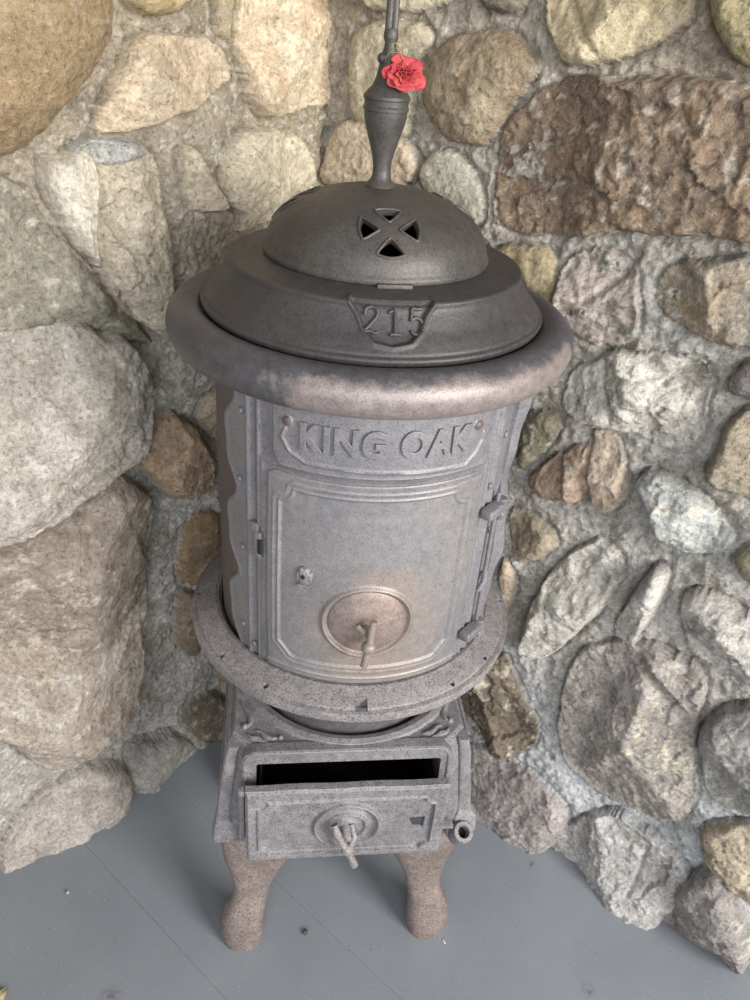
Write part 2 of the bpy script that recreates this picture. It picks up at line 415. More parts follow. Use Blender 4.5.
RIGHT = [
 ([(356,15),(425,20),(434,45),(422,60),(412,130),(400,140),(365,132),(350,105),(350,60)], .018,.03,.5,0,(202,188,158),(188,176,150)),
 ([(325,152),(340,120),(372,118),(420,150),(418,190),(322,190)], .016,.02,.5,0,(206,186,158),(190,172,146)),
 ([(365,-40),(455,-40),(447,5),(420,11),(385,8),(365,2)], .03,.02,.4,1,(204,194,164),(186,178,150)),
 ([(472,-30),(527,-30),(522,8),(505,13),(480,5)], .02,.02,.5,0,(126,114,98),(110,100,88)),
 ([(425,80),(430,55),(450,35),(480,25),(510,33),(530,50),(539,72),(535,85),(510,105),(500,130),(480,148),(455,147),(432,127),(424,100)], .03,.05,.5,0,(146,124,96),(160,144,120)),
 ([(540,-40),(692,-40),(694,5),(692,22),(660,42),(610,65),(575,75),(560,65),(552,45),(545,20)], .035,.025,.5,2,(206,188,150),(184,168,136)),
 ([(704,-40),(800,-40),(800,62),(748,62),(728,45),(712,20)], .035,.03,.6,1,(168,154,112),(144,132,100)),
 ([(497,132),(520,105),(545,92),(575,80),(640,78),(700,78),(800,85),(800,240),(720,238),(680,236),(600,238),(550,236),(510,232),(491,220),(492,180)], .032,.012,1.0,1,(148,124,100),(122,106,92)),
 ([(418,182),(432,158),(447,150),(470,165),(487,192),(482,228),(450,218)], .012,.03,.4,0,(198,192,172),(182,178,162)),
 ([(488,250),(530,242),(550,250),(559,275),(550,305),(530,295),(505,275)], .02,.03,.4,0,(176,156,116),(158,144,114)),
 ([(552,300),(557,275),(568,258),(600,250),(632,255),(640,290),(640,335),(625,346),(590,347),(565,330),(555,310)], .035,.014,.8,3,(176,162,150),(160,150,144)),
 ([(655,290),(665,268),(700,256),(800,250),(800,352),(740,347),(700,335),(665,315)], .03,.03,.7,2,(154,134,106),(140,134,124)),
 ([(553,402),(562,375),(590,365),(600,352),(640,350),(700,355),(713,370),(708,410),(702,430),(688,452),(660,449),(620,432),(590,424),(566,416)], .045,.018,1.1,4,(200,195,184),(172,165,154)),
 ([(730,382),(740,362),(800,345),(800,405),(740,402)], .03,.03,.4,0,(144,134,130),(128,122,120)),
 ([(703,470),(720,440),(740,412),(800,400),(800,505),(740,497),(715,491)], .035,.02,.7,2,(148,136,116),(132,122,104)),
 ([(526,482),(550,460),(575,440),(584,450),(585,503),(560,503),(540,495)], .035,.03,.7,1,(172,146,124),(150,130,110)),
 ([(581,437),(600,430),(618,440),(624,490),(618,507),(600,514),(585,506),(580,470)], .045,.025,.7,2,(194,178,156),(176,150,130)),
 ([(518,415),(548,408),(560,425),(530,470),(513,460)], .02,.02,.8,0,(124,118,96),(108,102,84)),
 ([(630,482),(645,471),(670,480),(705,500),(730,530),(729,545),(705,559),(680,553),(655,537),(638,505)], .05,.03,.8,3,(180,182,178),(156,158,152)),
 ([(729,552),(745,538),(800,525),(800,595),(745,582)], .03,.03,.5,0,(154,144,118),(140,132,112)),
 ([(519,650),(521,625),(540,590),(560,565),(587,543),(608,549),(618,575),(606,597),(590,626),(565,646),(540,659),(525,657)], .055,.035,.7,2,(194,188,178),(168,164,154)),
 ([(611,637),(617,615),(640,580),(655,563),(669,574),(661,595),(645,626),(630,650),(615,643)], .038,.018,.7,1,(192,186,178),(168,164,158)),
 ([(678,600),(695,591),(720,600),(750,618),(800,630),(800,695),(745,688),(715,676),(690,652),(676,626)], .04,.035,1.0,2,(190,185,177),(158,153,147)),
 ([(554,730),(557,690),(568,662),(596,645),(640,648),(668,655),(692,668),(702,690),(698,730),(692,770),(694,800),(682,820),(655,824),(610,807),(580,787),(558,762)], .052,.05,.7,4,(160,152,146),(144,136,128)),
 ([(699,775),(702,732),(715,712),(800,705),(800,825),(720,810),(704,800)], .035,.03,.6,1,(156,152,146),(140,138,134)),
 ([(697,835),(705,824),(760,820),(800,830),(800,915),(735,892),(708,867)], .03,.03,.9,1,(150,136,116),(166,152,130)),
 ([(440,700),(500,648),(511,680),(537,730),(530,747),(505,760),(480,747),(455,735)], .04,.03,1.1,2,(128,114,96),(104,94,80)),
 ([(503,512),(520,509),(555,528),(562,545),(540,562),(513,562)], .025,.015,.8,1,(172,158,132),(150,138,116)),
 ([(500,557),(510,561),(517,595),(506,612),(497,600)], .02,.02,.5,0,(200,176,152),(184,162,140)),
 ([(455,745),(490,752),(530,775),(562,800),(568,822),(552,856),(530,850),(500,832),(475,825),(455,800)], .05,.035,.6,1,(160,150,146),(142,136,134)),
 ([(546,850),(558,830),(595,817),(630,829),(686,870),(690,887),(655,932),(615,925),(572,908),(540,885)], .055,.03,.7,3,(150,142,138),(188,188,186)),
 ([(650,915),(690,878),(720,874),(737,893),(754,930),(750,975),(715,990),(690,968),(660,940)], .055,.03,.8,3,(126,118,115),(152,146,142)),
]
LICHEN = {23: [(640,735,26),(650,760,34),(675,770,22)]}
CRACKS = {
 'left': [([(88,533),(80,570),(68,600),(66,625)], .08, .007, .0035), ([(18,652),(55,648),(90,633),(120,620)], .09, .010, .006),
          ([(98,160),(96,200),(98,235),(104,270)], .05, .012, .004), ([(112,268),(130,300),(158,338)], .05, .012, .006),
          ([(140,30),(150,60),(130,100)], .03, .002, .006), ([(0,548),(40,533),(75,506),(112,480),(136,470)], .09, .016, .006),
          ([(290,20),(300,60),(296,100)], .04, .002, .005)],
 'right': [([(603,384),(650,381),(695,374)], .04, .008, .004), ([(632,672),(648,698),(672,722)], .05, .012, .006),
           ([(590,712),(630,716),(668,720)], .05, .006, .004), ([(556,310),(590,300),(612,282),(630,258)], .03, .007, .004),
           ([(583,440),(582,470),(584,505)], .035, .012, .004), ([(596,352),(598,385),(606,420)], .035, .008, .005),
           ([(500,184),(600,186),(700,176),(790,186)], .03, .004, .006), ([(565,0),(580,35),(600,65)], .03, .006, .005),
           ([(672,270),(700,290),(745,300)], .03, .006, .006), ([(610,835),(640,860),(625,900)], .05, .006, .004)]}
def build_wall(side, stones):
    w = WALLS[side]; res = .0028
    u = np.arange(-.30, w['umax'], res); z = np.arange(-.03, 1.95, res)
    U, Z = np.meshgrid(u, z, indexing='ij'); sd = 11 if side == 'left' else 47
    wu = U+.013*fbm(U, Z, 13, 5, sd, .6); wz = Z+.013*fbm(U, Z, 13, 5, sd+5, .6)
    rough1 = fbm(U, Z, 9, 5, sd+9, .55); rough2 = fbm(U, Z, 60, 4, sd+13, .6); rough3 = fbm(U, Z, 24, 4, sd+77, .6)
    wx_ = U+.012*fbm(U, Z, 30, 4, sd+61, .6); wy_ = Z+.012*fbm(U, Z, 30, 4, sd+62, .6)
    crA = crag(wx_, wy_*.8, 15, sd); crB = crag(wx_+.3, wy_, 42, sd+3); crC = crag(wx_, wy_+.2, 110, sd+4)
    H = .0022*crB+.0010*crC+.004+.014*fbm(U, Z, 7, 3, sd+2)+.0065*rough2+.006*rough3+.003*fbm(U, Z, 110, 3, sd+91, .6)
    cv = fbm(U, Z, 18, 4, sd+30)*.5+.5
    mA = np.array(srgb(190, 187, 181)); mB = np.array(srgb(154, 148, 139))
    C = mA*(1-cv[..., None])+mB*cv[..., None]
    if side == 'right':
        C = C*1.16
        lime = np.clip((.50-Z)*2.6+.5*fbm(U, Z, 6, 4, sd+99), 0, .8)[..., None]
        C = C*(1-lime)+lime*np.array(srgb(203, 207, 210))*(.86+.2*cv[..., None])
    sand_shade = np.clip((Z-(.80 if side == 'left' else 1.15))*1.6+.35*fbm(U, Z, 4, 3, sd+71)+.3, 0, 1)[..., None]  # beige-brown mortar higher up; on the left it includes painted corner shade
    C = C*(1-sand_shade)+sand_shade*C*np.array([.98, .86, .68])
    grit = (fbm(U, Z, 150, 3, sd+81, .7) > .28)[..., None]
    C = np.where(grit, C*.4+.6*np.array(srgb(214, 210, 200)), C)
    damp = np.clip(fbm(U, Z, 9, 4, sd+82)*2.0-.35, 0, .55)[..., None]
    C = C*(1-damp)+damp*C*np.array([.66, .62, .55])
    S = np.full(U.shape, -1.)
    polys = []
    for k, (px, h, soft, rg, nf, ca, cb) in enumerate(stones):
        P = [to_wall(x, y, w, h*.45) for x, y in px]
        polys.append((chaikin(P, 2), h, soft, rg, nf, ca, cb, k))
    # the wall goes on past the photo's frame with more stones of the same kinds
    rs = np.random.RandomState(sd)
    allp = [np.array(p[0]) for p in polys]
    frame = []
    pal = [((176,160,134),(156,142,120)), ((150,140,126),(130,122,110)), ((198,184,156),(178,166,142)), ((160,134,100),(146,124,96)), ((168,166,160),(148,146,140))]
    nu = int((w['umax']+.2)/.17)
    for i in range(nu+1):
        for j in range(14):
            c = np.array([-.12+(i+.5*(j % 2))*.17+rs.uniform(-.02, .02), .06+j*.14+rs.uniform(-.02, .02)])
            r1 = rs.uniform(.062, .085); r2 = rs.uniform(.05, .068); r0 = rs.uniform(0, 6.28); npt = 9
            rr = rs.uniform(.85, 1.12, npt); k2 = rs.randint(5)
            B = CORNER+w['d']*c[0]; q = np.array([B[0], B[1], c[1]])-CO
            zc = q @ cf
            if zc > .05:
                X = 375+FPX*(q @ cr)/zc; Y = 500-FPX*(q @ cu)/zc
                if -40 < X < 790 and -40 < Y < 1000:
                    if not (190 < X < 560 and 180 < Y < 790): continue
            pp = [(c[0]+r1*rr[m]*math.cos(2*PI*m/npt), c[1]+r2*rr[m]*math.sin(2*PI*m/npt)) for m in range(npt)]
            # keep clear of the traced stones
            ok = True
            for A in allp:
                if (A[:, 0].min()-.0 < c[0] < A[:, 0].max()+.0 and A[:, 1].min() < c[1] < A[:, 1].max()): ok = False; break
                if np.min(np.hypot(A[:, 0]-c[0], A[:, 1]-c[1])) < .085: ok = False; break
            if not ok: continue
            polys.append((chaikin(pp, 2), rs.uniform(.02, .03), .025, .7, 2, *pal[k2], 900+i*20+j))
    for P, h, soft, rg, nf, ca, cb, k in polys:
        A = np.array(P); m = .03
        i0 = max(0, int((A[:, 0].min()-m-u[0])/res)); i1 = min(len(u), int((A[:, 0].max()+m-u[0])/res)+2)
        j0 = max(0, int((A[:, 1].min()-m-z[0])/res)); j1 = min(len(z), int((A[:, 1].max()+m-z[0])/res)+2)
        if i1 <= i0 or j1 <= j0: continue
        sl = (slice(i0, i1), slice(j0, j1))
        Q = P[::2] if len(P) > 40 else P
        d = sdist(wu[sl], wz[sl], Q)
        dm = max(d.max(), 1e-3); sf = min(soft, dm)
        t = np.clip(d/sf, 0, 1)
        dome = np.sqrt(np.maximum(1-(1-t)**2, 0))
        prof = h*(.20+.80*dome)+.003
        r3 = np.random.RandomState(100+k+sd)
        c0 = A.mean(0); ext = max(np.ptp(A[:, 0]), np.ptp(A[:, 1]))*.5
        fl = None
        for q in range(nf):
            a = r3.uniform(0, 6.28); g = r3.uniform(.25, .7)*min(1, h/.04*.8+.3)
            pl = h*r3.uniform(.8, 1.02)-g*((U[sl]-c0[0])*math.cos(a)+(Z[sl]-c0[1])*math.sin(a))
            fl = pl if fl is None else np.minimum(fl, pl)
        if fl is not None:
            fl = np.maximum(fl, h*.25); prof = np.minimum(prof, fl+.0)
        prof = prof+(.35+.65*rg)*(.006*rough3[sl]+.0034*rough2[sl]+.008*rough1[sl]*min(1, h/.04)+.0095*crA[sl]*min(1, h/.035)*(nf > 0)+.0036*crB[sl]+.0014*crC[sl])*np.clip(d/.006, 0, 1)
        # cracks / ledges
        if rg >= .6:
            led = vnoise(U[sl]*14+3*rough1[sl], Z[sl]*30+2*rough3[sl], k+5)
            prof = prof-rg*.0035*np.clip(1-np.abs(led-.5)*14, 0, 1)*np.clip(d/.01, 0, 1)
        new = (d > 0) & (prof > H[sl]-.004)
        edge = np.clip((d+.0035)/.0035, 0, 1)
        # shallow crack where stone meets mortar
        H[sl] = np.where((d <= 0) & (S[sl] < 0), H[sl]-.0060*np.clip(1+d/.008, 0, 1), H[sl])
        H[sl] = np.where(new, np.maximum(prof, H[sl]*.3), H[sl])
        v = np.clip(fbm(U[sl], Z[sl], 26, 5, k+200, .65)*.9+.5, 0, 1)[..., None]
        col = np.array(stone(*ca))*(1-v)+np.array(stone(*cb))*v
        pale = np.clip((fbm(U[sl], Z[sl], 75, 3, k+300, .7)-.22)*2.4, 0, .7)[..., None]
        col = col*(1-pale*rg)+np.array(srgb(214, 206, 188))*pale*rg
        if side == 'right' and k in LICHEN:
            for lx, ly, lr in LICHEN[k]:
                lu, lz = to_wall(lx, ly, w, h)
                rd = np.hypot(U[sl]-lu, Z[sl]-lz)/(lr/620.)
                mk = (rd < 1.25) & (vnoise(U[sl]*300, Z[sl]*300, 5)+.6*vnoise(U[sl]*90, Z[sl]*90, 6)-.35*rd > .80)
                col = np.where(mk[..., None], np.array(srgb(206, 200, 176)), col)
                prof = prof+mk*.001
        if rg >= .7:
            pit = np.clip((vnoise(U[sl]*130, Z[sl]*170, k+41)-.86)*14, 0, 1)*np.clip((vnoise(U[sl]*28, Z[sl]*28, k+42)-.45)*6, 0, 1)
            H[sl] = H[sl]-.0035*pit*new
        C[sl] = np.where(new[..., None], col, C[sl])
        S[sl] = np.where(new, 1., S[sl])
    for px, hc, dep, wid in CRACKS[side]:
        Q = [to_wall(x, y, w, hc) for x, y in px]
        dd = segdist(U+.004*rough3, Z+.004*rough2, Q)
        H = H-dep*np.exp(-(dd/wid)**2)
    hh = H+w['off']
    X = CORNER[0]+w['d'][0]*U+w['n'][0]*hh; Y = CORNER[1]+w['d'][1]*U+w['n'][1]*hh
    nu_, nz_ = U.shape
    V = np.stack([X, Y, Z], -1).reshape(-1, 3)
    i, j = np.meshgrid(np.arange(nu_-1), np.arange(nz_-1), indexing='ij')
    a = (i*nz_+j).ravel(); q = np.stack([a, a+nz_, a+nz_+1, a+1], 1)
    if side == 'left': q = q[:, ::-1]
    # solid back so the wall has thickness
    nb = len(V)
    def bp(uu, zz):
        b = CORNER+w['d']*uu+w['n']*(w['off']-.10); return (b[0], b[1], zz)
    back = np.array([bp(u[0], z[0]), bp(u[-1], z[0]), bp(u[-1], z[-1]), bp(u[0], z[-1])])
    V = np.vstack([V, back])
    me = bpy.data.meshes.new('wall'); me.vertices.add(len(V)); me.vertices.foreach_set('co', V.ravel())
    nq = len(q)
    extra = [(nb, nb+3, nb+2, nb+1)] if side != 'left' else [(nb, nb+1, nb+2, nb+3)]
    # end caps as quads to the front corners
    f00, f10, f11, f01 = 0, (nu_-1)*nz_, nu_*nz_-1, nz_-1
    caps = [(f00, f01, nb+3, nb), (f10, nb+1, nb+2, f11), (f01, f11, nb+2, nb+3)]
    allq = np.vstack([q, np.array(extra+caps)])
    me.loops.add(len(allq)*4); me.loops.foreach_set('vertex_index', allq.ravel().astype(np.int32))
    me.polygons.add(len(allq)); me.polygons.foreach_set('loop_start', np.arange(len(allq))*4)
    me.polygons.foreach_set('loop_total', np.full(len(allq), 4)) if False else None
    me.update(calc_edges=True)
    at = me.color_attributes.new('Col', 'FLOAT_COLOR', 'POINT')
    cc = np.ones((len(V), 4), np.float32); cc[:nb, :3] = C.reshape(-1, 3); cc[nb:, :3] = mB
    at.data.foreach_set('color', cc.ravel())
    o = obj('wall_'+side, me, M_wall); o['kind'] = 'structure'
    return o
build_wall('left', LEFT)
build_wall('right', RIGHT)

# ================================================================== THE STOVE
YAW = 7
stove = bpy.data.objects.new('cast_iron_stove', None); COL.objects.link(stove)
stove.rotation_euler = (0, 0, R(YAW))
tag(stove, 'antique round cast iron pot-belly stove on bowed legs in the stone corner', 'stove')
def part(name, me, mat, parent=stove, label=None, smooth=True):
    o = obj(name, me, mat, parent, smooth)
    if label: o['label'] = label
    return o
def cylp(az, z, r):     # azimuth in degrees from the stove's front
    a = R(az); return (r*math.sin(a), -r*math.cos(a), z)

# cylindrical relief: patch of az x z with height function, closed round its edge
def cyl_relief(azl, azr, zlo, zhi, hfun, r_in, nu, nv, topfun=None):
    """azl/azr functions of z (deg); zlo/zhi numbers or topfun(az)->zhi ; hfun(s_mm arrays: s=arc metres at .187, z) -> radius"""
    zz = np.linspace(0, 1, nv); uu = np.linspace(0, 1, nu)
    Uu, Vv = np.meshgrid(uu, zz, indexing='ij')
    Zt = zlo+(zhi-zlo)*Vv
    AL = azl(Zt); AR = azr(Zt); AZ = AL+(AR-AL)*Uu
    if topfun is not None:
        top = topfun(AZ); bot = zlo
        Zt = np.minimum(Zt, top)
    Sx = np.radians(AZ)*.187
    Rr = hfun(Sx, Zt)
    X = Rr*np.sin(np.radians(AZ)); Y = -Rr*np.cos(np.radians(AZ))
    V = np.stack([X, Y, Zt], -1).reshape(-1, 3)
    Xi = r_in*np.sin(np.radians(AZ)); Yi = -r_in*np.cos(np.radians(AZ))
    # rim ring down to r_in
    idx = [(i, 0) for i in range(nu)]+[(nu-1, j) for j in range(1, nv)]+[(i, nv-1) for i in range(nu-2, -1, -1)]+[(0, j) for j in range(nv-2, 0, -1)]
    inner = np.array([(Xi[i, j], Yi[i, j], Zt[i, j]) for i, j in idx])
    nb = len(V); V = np.vstack([V, inner])
    F = grid_faces(nu, nv)
    n = len(idx)
    for k in range(n):
        l = (k+1) % n
        a = idx[k][0]*nv+idx[k][1]; b = idx[l][0]*nv+idx[l][1]
        F.append((a, nb+k, nb+l, b))
    me = bpy.data.meshes.new('relief'); me.from_pydata(V.tolist(), [], F); me.update()
    return sharpen(me, 40)
sm = lambda x: np.clip(x, 0, 1)**2*(3-2*np.clip(x, 0, 1))
def ridge(d, w): return np.exp(-(d/w)**2)

# ---- barrel
part('barrel', lathe([(.0, .585), (.176, .585), (.182, .60), (.182, 1.015), (.0, 1.015)], 128), M_barrel)
# ---- wavy-edged front casting with ridges and header panel
HEAD = [(-.121, 1.0), (-.121, .925), (-.112, .912), (.112, .912), (.126, .925), (.126, 1.0)]
def wave(z): return 3.4*np.sin((z-.60)*2*PI/.118+.6)+1.4*np.sin((z-.6)*2*PI/.059)
def fr_h(s, z):
    az = np.degrees(s/.187)
    h = .1865+0*z
    for c_, w_, a_ in ((-48.5, 1.0, .0030), (-43.5, .8, .0026), (48.5, 1.0, .003), (44.0, .8, .0026)):
        h = h+a_*ridge(az-c_, w_)
    h = h-.0018*ridge(np.abs(az)-46, 1.0)
    eL = -61+wave(z)
    h = h+.0016*ridge(az-eL-1.6, 1.3)+.0016*ridge(az-(61-wave(z)*1.15)+1.6, 1.3)
    d = sdist(s, z, HEAD); h = h+.0042*sm((d+.001)/.0035)
    # frame round door
    q = np.maximum(np.abs(s)-.1335, np.maximum(.615-z, z-.908)); h = h+.002*ridge(q-.003, .003)
    # header border line
    BL = [(-.104, .958), (-.108, .948), (-.098, .933), (-.080, .924), (.094, .920), (.108, .932), (.116, .946), (.116, .955)]
    dd = segdist(s, z, BL); h = h+.0021*ridge(dd, .0017)
    for bx_, bz_ in ((-.101, .968), (.105, .966)):
        r_ = np.hypot(s-bx_, z-bz_); h = h+.0022*sm((.0065-r_)/.002)
    return h
front = cyl_relief(lambda z: -61+wave(z), lambda z: 61-wave(z)*1.15, .60, 1.005, fr_h, .1815, 460, 300)
part('front_plate', front, M_body)
# ---- lettering on the header: KING OAK
def text_mesh(body, size, ext, off=0.0, xs=1.0, spacing=1.0, bevel=.0):
    c = bpy.data.curves.new('t', 'FONT'); c.body = body; c.size = size; c.extrude = ext; c.offset = off
    c.space_character = spacing; c.align_x = 'CENTER'; c.bevel_depth = bevel; c.bevel_resolution = 1
    o = bpy.data.objects.new('t', c); COL.objects.link(o)
    me = bpy.data.meshes.new_from_object(o.evaluated_get(bpy.context.evaluated_depsgraph_get()))
    bpy.data.objects.remove(o)
    bm = bmesh.new(); bm.from_mesh(me)
    bmesh.ops.triangulate(bm, faces=bm.faces); bmesh.ops.subdivide_edges(bm, edges=[e for e in bm.edges if e.calc_length() > size*.12], cuts=2)
    for v in bm.verts: v.co.x *= xs
    bm.to_mesh(me); bm.free()
    return me
tm = text_mesh('KING OAK', .036, .0017, .0011, 1.0, 1.14, .0006)
xs_ = [v.co.x for v in tm.vertices]; cx = (min(xs_)+max(xs_))/2; wd = max(xs_)-min(xs_)
for v in tm.vertices:
    s_ = (v.co.x-cx)/wd*.183+.0055; zt = .9415+v.co.y*1.13; r_ = .1907+.0010+v.co.z
    v.co = Vector(cylp(math.degrees(s_/.187), zt, r_))
part('raised_lettering', sharpen(tm, 30), M_body)
M_riv = iron('rusted_rivet', srgb(112, 92, 84), srgb(98, 86, 84), .3)
for s_, zz in ((-.101, .968), (.105, .966)):
    a = math.degrees(s_/.187); mb = MB()
    mb.tube([cylp(a, zz, .191+k) for k in (0, .0022, .0034, .0040)], [.0052, .0052, .0038, .0012], 14)
    part('rivet', mb.done(), M_riv, label='reddish rusted rivet head beside the name')
# side rivets on the plate
for az, z_ in ((-52, .955), (-53.5, .868), (-52.5, .775), (-53, .655), (-46.5, .635), (53, .93), (52.5, .80), (47, .87)):
    b = MB(); b.tube([cylp(az, z_, .186+k) for k in (0, .0022, .0035, .004)], [.0042, .0042, .0032, .001], 12)
    part('rivet', b.done(), M_body)
# latch slot on the left of the door
b = MB()
b.mesh(box_me(.010, .008, .036, .0015, 2, cylp(-42.6, .797, .190), Matrix.Rotation(R(-42.6), 3, 'Z')))
b.mesh(box_me(.013, .007, .012, .002, 2, cylp(-44.6, .818, .1895), Matrix.Rotation(R(-44.6), 3, 'Z')))
part('latch_catch', b.done(), M_body)
part('latch_slot', box_me(.006, .003, .020, .0005, 1, cylp(-41.3, .797, .1938), Matrix.Rotation(R(-41.3), 3, 'Z')), M_black, smooth=False)

# ---- door
PANEL = []
x0, x1, z0, z1, q = -.109, .103, .650, .889, .013
def notch(cx_, cz_, a0, a1, r_=.017, n=7):
    return [(cx_+r_*math.cos(R(a0+(a1-a0)*k/(n-1))), cz_+r_*math.sin(R(a0+(a1-a0)*k/(n-1)))) for k in range(n)]
PANEL = notch(x0, z1, -90, 0)+notch(x1, z1, 180, 270)+[(x1, z0+.020), (x1-.006, z0+.014), (x1-.016, z0+.002), (x1-.022, z0)]+[(x0+.022, z0), (x0+.016, z0+.002), (x0+.006, z0+.014), (x0, z0+.020)]
DC = (-.003, .7215); DRAD = .050
def door_h(s, z):
    h = .1905+0*z
    d = sdist(s, z, PANEL)
    h = h+.0026*ridge(d-.0, .0019)+.0016*sm(-d/.004)*1.0+.0010*ridge(d+.007, .002)
    # rounded outer edge
    q = np.minimum(np.minimum(s+.1285, .1285-s), np.minimum(z-.619, .9035-z)); h = h-.0045*(1-sm(q/.006))
    # slight belly
    h = h+.0025*(1-np.clip(((z-.76)/.15)**2, 0, 1))
    r_ = np.hypot(s-DC[0], z-DC[1])
    h = h+.0042*ridge(r_-DRAD, .0034)
    h = np.where(r_ < DRAD, h-.0022*sm((DRAD-r_)/.003), h)
    h = h+.0022*ridge(z-.633, .0016)*0.8
    return h
def dtop(az):
    s = np.abs(np.radians(az)*.187); rr = .014
    k = np.clip(s-(.1285-rr), 0, rr)
    return .9035-rr+np.sqrt(np.maximum(rr*rr-k*k, 0))
fdoor = cyl_relief(lambda z: -39.37+0*z, lambda z: 39.37+0*z, .619, .9035, door_h, .1845, 330, 340, dtop)
door = part('feed_door', fdoor, M_door)
# damper disc, convex
n_ = 64; V = []; F = []
prof = [(.0, .0115), (.008, .0112), (.016, .0098), (.026, .0072), (.035, .0044), (.0435, .0026), (.0450, .0012), (.0450, -.002)]
for r_, hh in prof:
    for k in range(n_):
        a = 2*PI*k/n_; s_ = DC[0]+r_*math.cos(a); zz = DC[1]+r_*math.sin(a)
        V.append(cylp(math.degrees(s_/.187), zz, .1912+hh))
F = [(i*n_+k, i*n_+(k+1) % n_, (i+1)*n_+(k+1) % n_, (i+1)*n_+k) for i in range(len(prof)-1) for k in range(n_)]
dm = MB().add(V, F).done()
part('damper_disc', dm, iron('brownish_damper_iron', srgb(124, 116, 116), srgb(140, 122, 112), .35, .48), door, 'round convex draught damper with brownish heat tint')
def ball(c, r, n=14): 
    bm = bmesh.new(); bmesh.ops.create_uvsphere(bm, u_segments=n, v_segments=n-4, radius=r)
    me = bpy.data.meshes.new('b'); bm.to_mesh(me); bm.free(); return me, Matrix.Translation(c)
b = MB()
P = lambda s_, z_, r_: Vector(cylp(math.degrees(s_/.187), z_, r_))
b.tube([P(-.004, .722, .200), P(-.004, .722, .208), P(-.004, .720, .214)], [.006, .0045, .004], 12)
b.tube([P(.001, .742, .214), P(.000, .733, .2155), P(-.001, .722, .217), P(-.002, .712, .219)], [.0042, .0048, .0044, .005], 12)
b.mesh(*ball(P(-.0025, .708, .220), .0088, 18))
b.tube([P(-.003, .703, .220), P(-.005, .690, .2225), P(-.006, .682, .2235)], [.0048, .0046, .0045], 12)
b.tube([P(-.014, .727, .205), P(-.006, .722, .211)], [.0036, .0036], 10)
part('damper_knob', b.done(), M_door, door)
# small lug with a pin hole, left on the door
b = MB()
c_ = P(-.0765, .779, .193); rz = Matrix.Rotation(R(-23.4), 3, 'Z')
b.mesh(box_me(.020, .008, .014, .0035, 3, c_, rz)); b.mesh(box_me(.013, .010, .024, .004, 3, c_+Vector((0, 0, .001)), rz))
b.mesh(box_me(.015, .010, .004, .001, 2, c_+Vector((0, 0, -.0125)), rz))
part('lug', b.done(), M_base, door, 'paler rough lug with a pin hole')
b = MB(); cc_ = P(-.0765, .781, .1985); b.tube([cc_, P(-.0765, .781, .1995)], [.0026, .0026], 12)
part('pin_hole', b.done(), M_black, door)
# hinges
def hinge(z_, azs):
    b = MB(); az = azs; rz = Matrix.Rotation(R(az), 3, 'Z')
    b.mesh(box_me(.036, .016, .013, .003, 3, cylp(az, z_, .197), rz))
    b.mesh(box_me(.014, .014, .010, .003, 3, cylp(az+5.5, z_-.012, .198), Matrix.Rotation(R(az+5.5), 3, 'Z')))
    b.tube([cylp(az+5.5, z_-.020, .198), cylp(az+5.5, z_+.009, .198)], [.0058, .0058], 14)
    part('hinge', b.done(), M_body, door)
hinge(.842, 46.5); hinge(.658, 45.5)
b = MB(); b.tube([cylp(50.5, .64, .1945), cylp(50.5, .86, .1945)], [.0028, .0028], 10)
b.tube([cylp(49, .715, .192), cylp(51, .728, .195), cylp(52.6, .738, .193)], [.003, .0036, .003], 10)
part('hinge_pin', b.done(), M_body)
# right-hand flange plate that stands out from the barrel
def flange(side):
    zs = np.linspace(.60, 1.0, 90); V = []; F = []
    for z_ in zs:
        w_ = 4.0*math.sin((z_-.60)*2*PI/.20+2.3)
        az = side*57
        out = .0105+.0045*math.sin((z_-.60)*2*PI/.20+2.5)+.0015*math.sin((z_-.6)*2*PI/.07)
        for (a2, r_) in ((az, .184), (az, .1865+out*.4), (az+side*3.0, .187+out), (az+side*4.4, .187+out), (az+side*4.0, .184)):
            V.append(cylp(a2, z_, r_))
    n = 5
    for i in range(len(zs)-1):
        for k in range(n): l = (k+1) % n; F.append((i*n+k, i*n+l, (i+1)*n+l, (i+1)*n+k))
    F += [tuple(range(n)), tuple(range((len(zs)-1)*n, len(zs)*n))]
    return MB().add(V, F).done(sharp=30)
part('side_flange', flange(1), M_body)

# ---- top rim
prof = []
rc, rz_, rr = .2090, 1.0200, .0250
for k in range(29):
    a = R(-105+k*240/28); prof.append((rc+rr*math.cos(a), rz_+rr*.98*math.sin(a)))
prof += [(.1945, 1.037), (.190, 1.030), (.180, 1.020), (.180, .999), (.192, .9965)]
part('top_rim', lathe(prof[::-1], 160, closed=True), M_rim)

